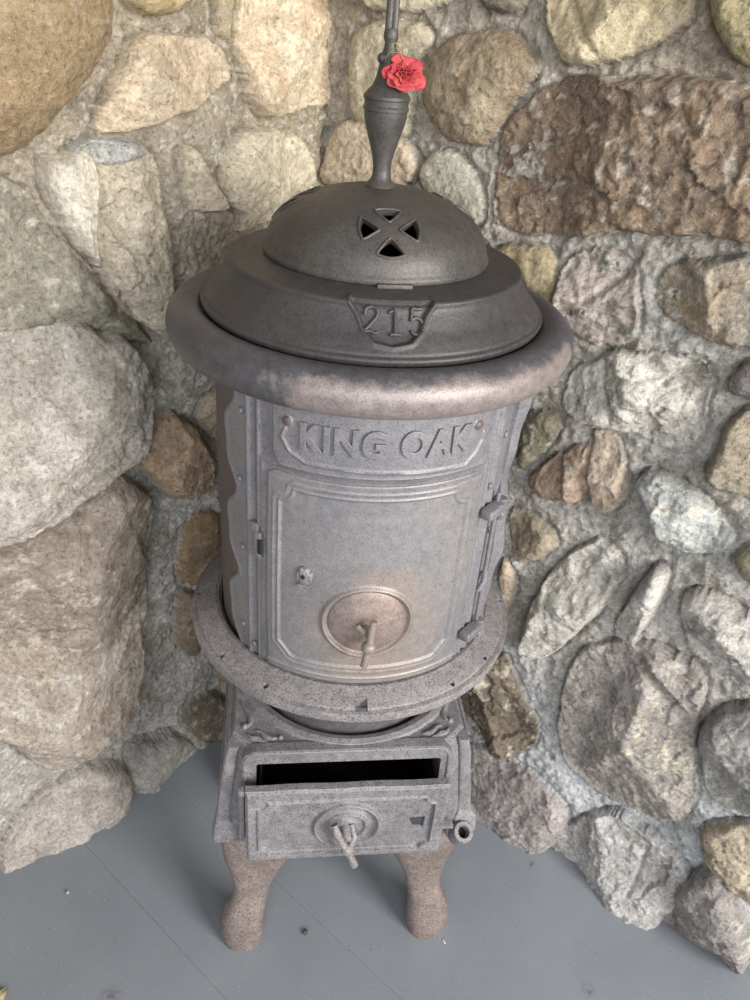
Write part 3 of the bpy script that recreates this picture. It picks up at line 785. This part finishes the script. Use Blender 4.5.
# ---- lid (skirt with the 215 cartouche)
def skirt_pts():
    return [(.110, 1.100), (.128, 1.0975), (.150, 1.0945), (.159, 1.0925), (.1635, 1.0885), (.1670, 1.0815), (.1750, 1.0690), (.1835, 1.0600), (.1900, 1.0525), (.1940, 1.0485), (.1952, 1.0455), (.1935, 1.041)]
def resample(pr, n):
    pr = np.array(smooth_sections([(a, b, 0) for a, b in pr], 8))[:, :2]
    L = np.r_[0, np.cumsum(np.hypot(*np.diff(pr, axis=0).T))]; t = np.linspace(0, L[-1], n)
    return np.stack([np.interp(t, L, pr[:, 0]), np.interp(t, L, pr[:, 1])], 1), L[-1]
SK, SL = resample(skirt_pts(), 100)
def make_lid():
    nA = 720; az = np.linspace(-180, 180, nA, endpoint=False)
    T = np.gradient(SK, axis=0); T /= np.linalg.norm(T, axis=1)[:, None]; Nn = np.stack([-T[:, 1], T[:, 0]], 1)
    if Nn[40, 0] < 0: Nn = -Nn
    Rg, AZ = SK[None, :, 0]+0*az[:, None], az[:, None]+0*SK[None, :, 0]
    Zg = SK[None, :, 1]+0*az[:, None]
    s = np.radians(AZ)*.178; zz = Zg
    CP = [(-.0475, 1.094), (-.044, 1.0895), (-.036, 1.081), (-.029, 1.068), (-.018, 1.0600), (.0, 1.0572), (.018, 1.0600), (.029, 1.068), (.036, 1.081), (.044, 1.0895), (.0475, 1.094)]
    d = sdist(s, zz, CP+[(.0475, 1.10), (-.0475, 1.10)])
    line = segdist(s, zz, CP)
    h = -.0042*sm(d/.004)*(zz < 1.0935)+.0020*ridge(line, .0019)*(zz < 1.0945)
    # faint raised ledge edge elsewhere
    h = h+np.where(d < 0, .0030*ridge(zz-1.0905, .0022), 0)
    # groove near the bottom edge
    h = h-.0012*ridge(zz-1.0505, .0012)
    X = Rg+h*Nn[None, :, 0]; Z = Zg+h*Nn[None, :, 1]
    V = np.stack([X*np.sin(np.radians(AZ)), -X*np.cos(np.radians(AZ)), Z], -1).reshape(-1, 3)
    F = grid_faces(nA, SK.shape[0], True)
    me = bpy.data.meshes.new('lid'); me.from_pydata(V.tolist(), [], F); me.update()
    bm = bmesh.new(); bm.from_mesh(me); bmesh.ops.recalc_face_normals(bm, faces=bm.faces); bm.to_mesh(me); bm.free()
    return me
lid = part('lid', make_lid(), M_lid)
def skirt_at(az, zt, h):
    k = np.interp(-zt, -SK[:, 1], np.arange(len(SK))); i = int(min(k, len(SK)-2)); f = k-i
    p = SK[i]*(1-f)+SK[i+1]*f; t = SK[i+1]-SK[i]; t = t/np.linalg.norm(t); n = np.array([-t[1], t[0]])
    if n[0] < 0: n = -n
    p = p+n*h; return cylp(az, p[1], p[0])
DIG = [
 [[(-.0290, .0155), (-.0285, .0200), (-.0245, .0226), (-.0195, .0222), (-.0165, .0190), (-.0170, .0150), (-.0205, .0105), (-.0250, .0060), (-.0288, .0022), (-.0230, .0030), (-.0180, .0014), (-.0150, .0026)]],
 [[(-.0052, .0180), (-.0015, .0200), (.0012, .0226), (.0012, .0120), (.0012, .0012)], [(-.0035, .0010), (.0012, .0010), (.0060, .0010)]],
 [[(.0285, .0222), (.0240, .0216), (.0190, .0220), (.0182, .0170), (.0176, .0126), (.0215, .0142), (.0262, .0132), (.0288, .0095), (.0282, .0048), (.0245, .0016), (.0200, .0014), (.0168, .0040)]]]
for strokes in DIG:
    b = MB()
    for st in strokes:
        st = st if len(st) < 6 else [q[:2] for q in smooth_sections([(x, y, 0) for x, y in st], 4)]
        b.tube([skirt_at(math.degrees(x/.170)+.6, 1.0668+z, -.0024) for x, z in st], [.0019]*len(st), 8)
    part('raised_digit', b.done(), M_lid, lid)

# ---- pierced dome
DA, DB, DZ = .1235, .0655, 1.1035
DP = [(.1255, 1.0985), (.1262, 1.1015), (.1252, 1.1045)]+[(DA*math.cos(R(t))**.94, DZ+DB*math.sin(R(t))) for t in np.linspace(3, 88, 40)]
DPa = np.array(DP+[(0, DZ+DB)]); DL = np.r_[0, np.cumsum(np.hypot(*np.diff(DPa, axis=0).T))]
def dome_at(az0, s, t, h, tc):
    L = tc+t; L = min(max(L, 0), DL[-1]-1e-4); r = np.interp(L, DL, DPa[:, 0]); z = np.interp(L, DL, DPa[:, 1])
    e = 1e-3; r2 = np.interp(min(L+e, DL[-1]), DL, DPa[:, 0]); z2 = np.interp(min(L+e, DL[-1]), DL, DPa[:, 1])
    tr, tz = r2-r, z2-z; q_ = math.hypot(tr, tz); nr, nz = tz/q_, -tr/q_
    a = math.degrees(s/max(r, .03)); return cylp(az0+a, z+nz*h, r+nr*h)
outer = DP+[(0, DZ+DB)]
inn = [(r*.965, z-.004*(z-1.09)/.07-.0015) for r, z in outer]
dome_me = lathe(outer+inn[::-1], 144)
# make it watertight at the bottom
bm = bmesh.new(); bm.from_mesh(dome_me)
be = [e for e in bm.edges if e.is_boundary]
if be: bmesh.ops.bridge_loops(bm, edges=be)
bmesh.ops.recalc_face_normals(bm, faces=bm.faces); bm.to_mesh(dome_me); bm.free()
TC = np.interp(1.1455, DPa[:, 1], DL)
def quadrant(kind, grow=0.0):
    """rounded sector: direction angle kind (deg) in the (s,t) plane"""
    Rr = .0295+grow; off = .0125-grow*1.4; hw = R(34)
    pts = []
    ax = (off, 0)
    arc = [(Rr*math.cos(a), Rr*math.sin(a)) for a in np.linspace(-hw+.10, hw-.10, 11)]
    raw = [(off, -.0015), ]+arc+[(off, .0015)]
    raw = chaikin(raw, 2)
    c, s_ = math.cos(R(kind)), math.sin(R(kind))
    return [(x*c-y*s_, x*s_+y*c) for x, y in raw]
cutters = []; trims = []
for az0 in (0.5, 106, -106, 180):
    for kd in (0, 90, 180, 270):
        Q = quadrant(kd)
        V = [dome_at(az0, x, y, .014, TC) for x, y in Q]+[dome_at(az0, x, y, -.016, TC) for x, y in Q]
        n = len(Q); F = [tuple(range(n))[::-1], tuple(range(n, 2*n))]+[(k, (k+1) % n, n+(k+1) % n, n+k) for k in range(n)]
        cutters.append(MB().add(V, F).done())
        tb = MB(); tb.tube([dome_at(az0, x, y, .0004, TC) for x, y in quadrant(kd, .0016)], .0014, 8, True); trims.append(tb.done())
cut = boolean(dome_me, cutters)
dome = part('pierced_dome', cut, M_dome)
for tm_ in trims: part('hole_trim', tm_, M_dome, dome)
# tab at the dome's front edge
b = MB(); b.mesh(box_me(.036, .007, .007, .0015, 2, cylp(2.5, 1.0975, .1265), Matrix.Rotation(R(2.5), 3, 'Z')))
part('lifting_tab', b.done(), M_dome, dome)

# ---- finial: urn, cap and twisted spire
zt = 1.1665
part('finial_urn', lathe([(0, zt), (.0162, zt), (.0166, zt+.003), (.0150, zt+.0055), (.0112, zt+.009), (.0098, zt+.014), (.0096, zt+.020), (.0102, zt+.028), (.0128, zt+.038), (.0168, zt+.050), (.0205, zt+.062), (.0222, zt+.070), (.0225, zt+.075), (.0235, zt+.0755), (.0237, zt+.0785), (.0226, zt+.080), (.0228, zt+.085), (.0240, zt+.086), (.0240, zt+.089), (.0205, zt+.093), (.0155, zt+.098), (.0125, zt+.105), (.0105, zt+.113), (.0090, zt+.122), (0, zt+.122)], 48), M_dome)
z1_ = zt+.120
b = MB()
b.mesh(lathe([(0, z1_), (.0086, z1_), (.0078, z1_+.006), (.0062, z1_+.012), (.0058, z1_+.016), (.0072, z1_+.019), (.0074, z1_+.024), (.0055, z1_+.028), (0, z1_+.029)], 24))
b.mesh(*ball(Vector((-.0075, -.004, z1_+.002)), .0052, 14))
for ph in (0, PI):
    pts = []; rad = []
    for k in range(70):
        z_ = z1_+.024+k*.0026; a = ph+k*.045; rr_ = .0030
        pts.append((rr_*math.cos(a), rr_*math.sin(a), z_)); rad.append(.0037)
    b.tube(pts, rad, 10)
b.mesh(*ball(Vector((0, 0, z1_+.024+70*.0026)), .007, 14))
part('finial_spire', b.done(), M_dome)

# ---- shelf ring
prof = [(.1885, .6195), (.193, .6200), (.200, .6165), (.213, .6120), (.2185, .6085), (.2195, .6055), (.2210, .6052), (.2252, .6040), (.2262, .6000), (.2255, .5915), (.2235, .5895), (.214, .594), (.200, .600), (.1845, .601), (.1845, .615)]
ring_me = lathe(prof, 160, closed=True)
cuts = []
def cyl_cut(c, r, h=.06, n=16):
    b = MB(); b.tube([(c[0], c[1], c[2]-h/2), (c[0], c[1], c[2]+h/2)], [r, r], n); return b.done()
for az in (-91, -55, -34, 32, 50.5, 85, 125, -125, 165):
    cuts.append(cyl_cut(cylp(az, .605, .2155), .0034))
cuts.append(box_me(.0150, .0140, .06, 0, 1, cylp(-1.3, .605, .2145)))
ring = part('shelf_ring', boolean(ring_me, cuts), M_ring)
# ---- pot bowl beneath
part('fire_pot', lathe([(.0, .604), (.182, .604), (.181, .592), (.168, .570), (.155, .545), (.146, .510), (.140, .470), (.138, .44), (0, .44)], 96), iron('smooth_grey_iron', srgb(98, 97, 101), srgb(108, 104, 105), .25, .5))
b = MB().mesh(lathe([(.1815, .6035), (.1865, .6035), (.1865, .609), (.1815, .609)], 128, closed=True))
part('seat_gasket', b.done(), M_black)

# ---- base
base = bpy.data.objects.new('x', None); bpy.data.objects.remove(base)
BX = -.006
def base_section(z, hx, hy, ch):
    return [(x+BX, y, z) for x, y in ((hx-ch, -hy), (hx, -hy+ch), (hx, hy-ch), (hx-ch, hy), (-hx+ch, hy), (-hx, hy-ch), (-hx, -hy+ch), (-hx+ch, -hy))]
secs = [(.296, .182, .170, .016), (.330, .179, .170, .018), (.380, .174, .169, .020), (.430, .169, .168, .022), (.462, .166, .167, .024), (.476, .163, .164, .026), (.481, .158, .159, .026)]
V = []; F = []
for s_ in secs: V += base_section(*s_)
for i in range(len(secs)-1):
    for k in range(8): l = (k+1) % 8; F.append((i*8+k, i*8+l, (i+1)*8+l, (i+1)*8+k))
F += [tuple(range(8)), tuple(range((len(secs)-1)*8, len(secs)*8))]
bme = MB().add(V, F).done(sharp=25)
cav = box_me(.254, .32, .146, .006, 3, (-.0075, -.05, .382))
top_cut = MB(); top_cut.tube([(0, 0, .40), (0, 0, .52)], [.148, .148], 64)
base_me = boolean(bme, [cav, top_cut.done()])
base = part('base', base_me, M_base)
# raised frame round the ash opening
def rrect(x0, x1, z0, z1, r, y, n=6):
    P = []
    for cx_, cz_, a0 in ((x1-r, z1-r, 0), (x0+r, z1-r, 90), (x0+r, z0+r, 180), (x1-r, z0+r, 270)):
        for k in range(n+1): a = R(a0+90*k/n); P.append((cx_+r*math.cos(a), y, cz_+r*math.sin(a)))
    return P
def band(outer, inner, y0, y1, lean=0):
    """flat band between two outlines with depth"""
    n = len(outer); V = []; F = []
    for P, y in ((outer, y0), (outer, y1), (inner, y1), (inner, y0)):
        V += [(p[0], y+lean*(p[2]-.39), p[2]) for p in P]
    for g in range(4):
        h = (g+1) % 4
        for k in range(n): l = (k+1) % n; F.append((g*n+k, g*n+l, h*n+l, h*n+k))
    return V, F
b = MB(); b.add(*band(rrect(-.153, .1345, .300, .484, .022, 0), rrect(-.134, .119, .309, .460, .004, 0), -.162, -.1765, .03))
b.tube([(p[0], -.1765+.03*(p[2]-.39), p[2]) for p in rrect(-.149, .1305, .303, .4805, .020, 0)], .0028, 8, True)
part('opening_frame', b.done(), M_base, base)
# corner pilasters with lugs
for sx in (-1, 1):
    b = MB()
    S = [(.300, BX+sx*.1790, -.158, .014, .013), (.345, BX+sx*.1750, -.156, .0105, .010), (.40, BX+sx*.1690, -.154, .0095, .010), (.45, BX+sx*.163, -.152, .009, .010), (.4775, BX+sx*.158, -.150, .008, .010)]
    b.mesh(loft(S, 24, 4))
    b.mesh(loft([(.296, BX+.003+sx*.1760, -.162, .0180, .013), (.324, BX+.003+sx*.1750, -.161, .0170, .012), (.336, BX+sx*.1765, -.158, .008, .008)], 24, 7))
    part('corner_pilaster', b.done(), M_base, base)
for sx in (-1, 1):
    b = MB()
    b.tube([(BX+sx*.181, -.150+.28*k/8, .302) for k in range(9)], .007, 8)
    b.tube([(BX+sx*.165, -.145+.28*k/8, .472) for k in range(9)], .005, 8)
    for yy in (-.10, 0, .10):
        b.tube([(BX+sx*(.182-.0019*k), yy, .304+k*.0205) for k in range(9)], .003, 8)
    part('side_moulding', b.done(), M_base, base)
# collar round the pot
part('pot_collar', lathe([(.149, .455), (.149, .478), (.153, .4855), (.160, .4875), (.167, .485), (.1705, .479), (.170, .462), (.165, .456)], 128, closed=True), M_base, base)
# scroll ornaments on the spandrels
def scroll(sx):
    b = MB(); zt_ = .4815
    P1 = [(.150, -.082), (.146, -.092), (.140, -.102), (.136, -.114), (.138, -.124), (.143, -.129)]
    P2 = [(.100, -.149), (.108, -.150), (.116, -.146), (.122, -.139), (.130, -.136)]
    P3 = [(.140, -.140), (.134, -.148), (.126, -.150), (.120, -.154), (.112, -.156)]
    for Pp in (P1, P2, P3):
        pts = smooth_sections([(BX+sx*x, y, zt_) for x, y in Pp], 4)
        n = len(pts); b.tube(pts, [.0012+.0032*math.sin(PI*(k+.5)/n) for k in range(n)], 8)
    b.mesh(*ball(Vector((BX+sx*.144, -.1275, zt_)), .0048, 10)); b.mesh(*ball(Vector((sx*.101, -.149, zt_)), .004, 10))
    return b.done()
for sx in (-1, 1): part('scroll_ornament', scroll(sx), M_base, base)
# pin socket at the lower right corner
def socket():
    ax = Vector((.15, -.52, .84)).normalized(); c = Vector((.163, -.176, .292))
    q_ = ax.to_track_quat('Z', 'Y').to_matrix().to_4x4()
    me = lathe([(0, 0), (.0165, 0), (.0175, .006), (.0165, .020), (.0145, .027), (.0090, .0275), (.0082, .025), (.0082, .008), (0, .008)], 32)
    b = MB(); b.mesh(me, Matrix.Translation(c) @ q_)
    b.mesh(box_me(.030, .020, .016, .005, 3, (.158, -.170, .297)))
    return b.done()
part('pin_socket', socket(), M_base, base, 'round socket with an open hole')
b = MB(); ax = Vector((.15, -.52, .84)).normalized(); c0_ = Vector((.163, -.176, .292))
b.tube([c0_+ax*.010, c0_+ax*.012], [.0079, .0079], 20)
part('socket_bore', b.done(), M_black, base)
b = MB(); b.mesh(box_me(.022, .012, .006, .0015, 2, (.139, -.184, .326)))
part('ledge', b.done(), M_base, base)

# ---- ash drawer
DY = -.2005
DPN = notch(-.131, .4255, -90, 0, .014)+notch(.111, .4255, 180, 270, .014)+notch(.111, .309, 90, 180, .014)+notch(-.131, .309, 0, 90, .014)
CXD, CZD = -.0095, .3670
PATCH = [(.077, .3745), (.100, .3765), (.099, .352), (.084, .3545)]
def plate():
    nu, nv = 420, 220
    x = np.linspace(-.148, .1285, nu); z = np.linspace(.2945, .4455, nv)
    X, Z = np.meshgrid(x, z, indexing='ij')
    q_ = np.minimum(np.minimum(X-x[0], x[-1]-X), np.minimum(Z-z[0], z[-1]-Z))
    # rounded corners
    h = .0085-.004*(1-sm(q_/.004))
    d = sdist(X, Z, DPN)
    h = h-.0036*sm(d/.0025)+.0030*ridge(d, .0017)
    r_ = np.hypot(X-CXD, Z-CZD)
    h = np.where(r_ < .047, np.maximum(h, .0062+.0*r_), h)
    h = h+.0050*ridge(r_-.0445, .0030)+.0046*ridge(r_-.0265, .0024)+.0040*sm((.020-r_)/.010)-.0024*ridge(r_-.035, .004)
    pd = sdist(X, Z, PATCH); h = h-.0060*sm((pd+.0005)/.0015)
    h = h+.0008*fbm(X, Z, 60, 3, 8)
    # wavy top lip
    Zw = Z+.0016*np.sin(X*60)*sm((Z-.43)/.015)*.45
    Y = DY-h+(Z-.37)*-.02
    V = np.stack([X, Y, Zw], -1).reshape(-1, 3)
    F = grid_faces(nu, nv, flip=True)
    idx = [(i, 0) for i in range(nu)]+[(nu-1, j) for j in range(1, nv)]+[(i, nv-1) for i in range(nu-2, -1, -1)]+[(0, j) for j in range(nv-2, 0, -1)]
    inner = np.array([(X[i, j], DY+.004, Zw[i, j]) for i, j in idx]); nb = len(V); V = np.vstack([V, inner]); n = len(idx)
    for k in range(n):
        l = (k+1) % n; a = idx[k][0]*nv+idx[k][1]; c = idx[l][0]*nv+idx[l][1]; F.append((a, c, nb+l, nb+k))
    F.append(tuple(range(nb, nb+n)))
    me = bpy.data.meshes.new('plate'); me.from_pydata(V.tolist(), [], F); me.update()
    bm = bmesh.new(); bm.from_mesh(me); bmesh.ops.recalc_face_normals(bm, faces=bm.faces); bm.to_mesh(me); bm.free()
    return sharpen(me, 40)
drawer = part('ash_drawer', plate(), M_base)
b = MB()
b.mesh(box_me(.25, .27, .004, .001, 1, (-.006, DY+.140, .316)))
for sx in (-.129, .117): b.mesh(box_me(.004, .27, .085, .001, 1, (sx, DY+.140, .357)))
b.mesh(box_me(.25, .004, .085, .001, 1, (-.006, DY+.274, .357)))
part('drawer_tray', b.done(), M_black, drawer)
part('patch', mesh('patch', [(x, DY-.0012, z) for x, z in [(.0760, .3750), (.1012, .3772), (.1000, .3512), (.0835, .3538)]], [(0, 1, 2, 3)]),
     iron('dark_hole_fill', srgb(62, 64, 70), srgb(54, 56, 62), .2, .5), drawer, 'dark patch standing in for the hole right of the damper', smooth=False)  # flat dark sheet paints the darkness inside a hole
b = MB()
b.tube([(CXD-.002, DY-.006, CZD), (CXD-.001, DY-.020, CZD-.002), (CXD, DY-.028, CZD-.006)], [.0095, .0065, .006], 14)
b.tube([(CXD-.019, DY-.018, CZD+.018), (CXD-.015, DY-.024, CZD+.008), (CXD-.008, DY-.028, CZD-.008), (CXD-.002, DY-.030, CZD-.018)], [.0052, .0056, .0052, .0058], 14)
b.mesh(*ball(Vector((CXD+.000, DY-.030, CZD-.020)), .0092, 16))
b.tube([(CXD+.001, DY-.031, CZD-.022), (CXD+.006, DY-.034, CZD-.036), (CXD+.011, DY-.036, CZD-.048)], [.0066, .0056, .0058], 14)
b.tube([(CXD+.006, DY-.010, CZD+.006), (CXD+.010, DY-.022, CZD-.004), (CXD+.004, DY-.029, CZD-.016)], [.0042, .0042, .0042], 12)
part('damper_knob', b.done(), M_ring, drawer)
b = MB(); b.mesh(box_me(.010, .012, .012, .003, 2, (-.1525, DY+.001, .438))); b.mesh(box_me(.008, .010, .10, .003, 2, (-.1535, DY+.012, .375)))
part('corner_lug', b.done(), M_base, drawer)

# ---- legs
LP = [(0.298, 0.119, 0.067), (0.268, 0.1215, 0.0635), (0.235, 0.1265, 0.0565), (0.198, 0.1315, 0.0485), (0.172, 0.134, 0.0395), (0.145, 0.137, 0.032), (0.118, 0.1395, 0.0285), (0.095, 0.1445, 0.029), (0.075, 0.1502, 0.0318), (0.05, 0.154, 0.035), (0.025, 0.1555, 0.0355), (0.008, 0.1552, 0.0328), (0, 0.1555, 0.0305)]
for sx in (-1, 1):
    for sy in (-1, 1):
        S = []
        for z_, xc, hw in LP:
            t_ = z_/.298; yc = .1385+.002*math.cos(t_*PI*1.0)+(-.004 if .1 < z_ < .2 else 0)
            hd = (.020+.012*max(0, 1-z_/.12) if z_ < .12 else .020)
            xo = 0
            S.append((z_, -.0055+sx*(xc-xo*.6), sy*yc, hw, hd))
        S = smooth_sections(S, 4)
        me = loft(S, 36, 2.5)
        part('leg', me, M_leg)

# ================================================================== FLOWER
def petal_mat():
    t = NT('coral_red_paper')
    c = t.mix(t.ramp(t.noise(60, 4, .6), [(.35, 0), (.7, 1)]), srgb(150, 38, 46), srgb(196, 82, 82))
    t.L(c, t.b.inputs['Base Color']); t.b.inputs['Roughness'].default_value = .75
    t.L(t.bump(t.noise(400, 3, .6), .4, .0005), t.b.inputs['Normal'])
    return t.m
M_pet = petal_mat()
flower = bpy.data.objects.new('artificial_flower', None); COL.objects.link(flower)
FC = Vector((.0165, -.018, 1.2775)); flower.scale = (.80, .80, .64); flower.location = FC
tag(flower, 'small coral red paper flower wired to the spire on top of the stove', 'flower')
axf = Vector((.30, -.90, .18)).normalized(); qf = axf.to_track_quat('Z', 'Y').to_matrix()
def petal(rad, height, width, phase, curl, seed):
    rs = np.random.RandomState(seed); nu, nv = 22, 12; V = []
    p1, p2 = rs.uniform(0, 6.28, 2)
    for i in range(nu):
        a = phase+(i/(nu-1)-.5)*width
        for j in range(nv):
            t = j/(nv-1)
            r = rad*(.18+.82*t**.75)*(1+.16*t*math.sin(a*2+p2))+.0020*t*math.sin(a*6+p1)+curl*t**3*.004
            z = height*t**.9*(1-.16*abs(i/(nu-1)-.5)*2)-.0022*t*t*t*curl+.0022*t*math.sin(a*5+p2)+.0008*t*math.sin(a*13+p1)
            V.append(qf @ Vector((r*math.cos(a)*1.16, r*math.sin(a)*.92, z-.008)))
    me = MB().add(V, grid_faces(nu, nv)).done(sharp=80)
    return me
k = 0
for rad, hgt, wid, cnt, curl in ((.0195, .010, 2.0, 5, 1.3), (.0150, .013, 2.1, 4, .9), (.0105, .0145, 2.4, 3, .5), (.0062, .0150, 3.2, 2, .2), (.003, .0145, 5.0, 1, 0)):
    for c in range(cnt):
        me = petal(rad, hgt, wid, 2*PI*c/cnt+k*.7, curl, k*9+c)
        o = obj('petal', me, M_pet, flower); m = o.modifiers.new('thick', 'SOLIDIFY'); m.thickness = .0005
    k += 1
gt = NT('gold_wire'); gt.b.inputs['Base Color'].default_value = (*srgb(188, 168, 122), 1); gt.b.inputs['Metallic'].default_value = .6; gt.b.inputs['Roughness'].default_value = .4
b = MB(); pts = []
for k in range(44):
    a = k*.48; pts.append(Vector((-.0125+.0068*math.cos(a)-.004, .014+.0068*math.sin(a), .0215+k*.00048)))
b.tube([(-.024, .006, .048)]+[p+Vector((0, 0, 0)) for p in pts[::-1]]+[(-.008, .004, .018), (-.001, .002, .010), (0, .003, .0)], .0005, 6)
b.tube([(-.012, .004, .040), (-.006, .000, .022), (.002, .001, .012)], .0006, 6)
b.tube([(-.026, .010, .012), (-.024, .004, .022), (-.017, .003, .030)], .0005, 6)
obj('tie_wire', b.done(), gt.m, flower)['label'] = 'thin gold wire wound round the spire'
b = MB(); b.mesh(lathe([(0, -.012), (.003, -.012), (.007, -.006), (.009, -.001), (0, -.001)], 14), (qf.to_4x4()) @ Matrix.Translation((0, 0, -.004)))
t_ = NT('faded_yellow_calyx'); t_.b.inputs['Base Color'].default_value = (*srgb(214, 176, 120), 1); t_.b.inputs['Roughness'].default_value = .8
obj('calyx', b.done(), t_.m, flower)

# ================================================================== FLOOR DEBRIS
def on_floor(px, py, z=.0):
    d = cf+(px-375)/FPX*cr-(py-500)/FPX*cu; t = (z-CO[2])/d[2]; P = CO+t*d; return Vector(P)
def chip(name, px, py, sx, sy, sz, rot, col, label, cat, seed, group=None):
    rs = np.random.RandomState(seed); bm = bmesh.new(); bmesh.ops.create_icosphere(bm, subdivisions=3, radius=1)
    for v in bm.verts:
        f = 1+.22*math.sin(3*v.co.x+seed)+.18*math.sin(5*v.co.y+2*seed)+.08*rs.uniform(-1, 1)
        v.co = Vector((v.co.x*sx*f, v.co.y*sy*f, max(v.co.z, -.6)*sz*f))
    zmin = min(v.co.z for v in bm.verts)
    for v in bm.verts: v.co.z -= zmin
    bm.transform(Matrix.Rotation(rot, 4, 'Z')); me = bpy.data.meshes.new(name); bm.to_mesh(me); bm.free()
    t = NT(name+'_stuff'); c = t.mix(t.noise(400, 4, .6), tuple(x*.6 for x in srgb(*col)), srgb(*col)); t.L(c, t.b.inputs['Base Color']); t.b.inputs['Roughness'].default_value = .85
    o = obj(name, me, t.m); p = on_floor(px, py); o.location = (p.x, p.y, 0); tag(o, label, cat, group)
chip('bark_chip', 306, 933, .0050, .0030, .0035, .9, (92, 82, 74), 'small dark brown bark chip on the grey floor between the front legs', 'debris', 3)
chip('paint_flake', 444, 942, .0014, .0045, .001, .5, (206, 206, 204), 'tiny white paint flake beside the right front foot', 'debris', 5)
chip('mortar_crumb', 68, 893, .0030, .0026, .0025, .2, (176, 178, 182), 'pale mortar crumb on the floor near the left wall', 'debris', 8)
chip('wood_scrap', 2, 996, .010, .006, .006, 1.2, (176, 160, 128), 'pale tan scrap in the lower left corner of the floor', 'debris', 9)
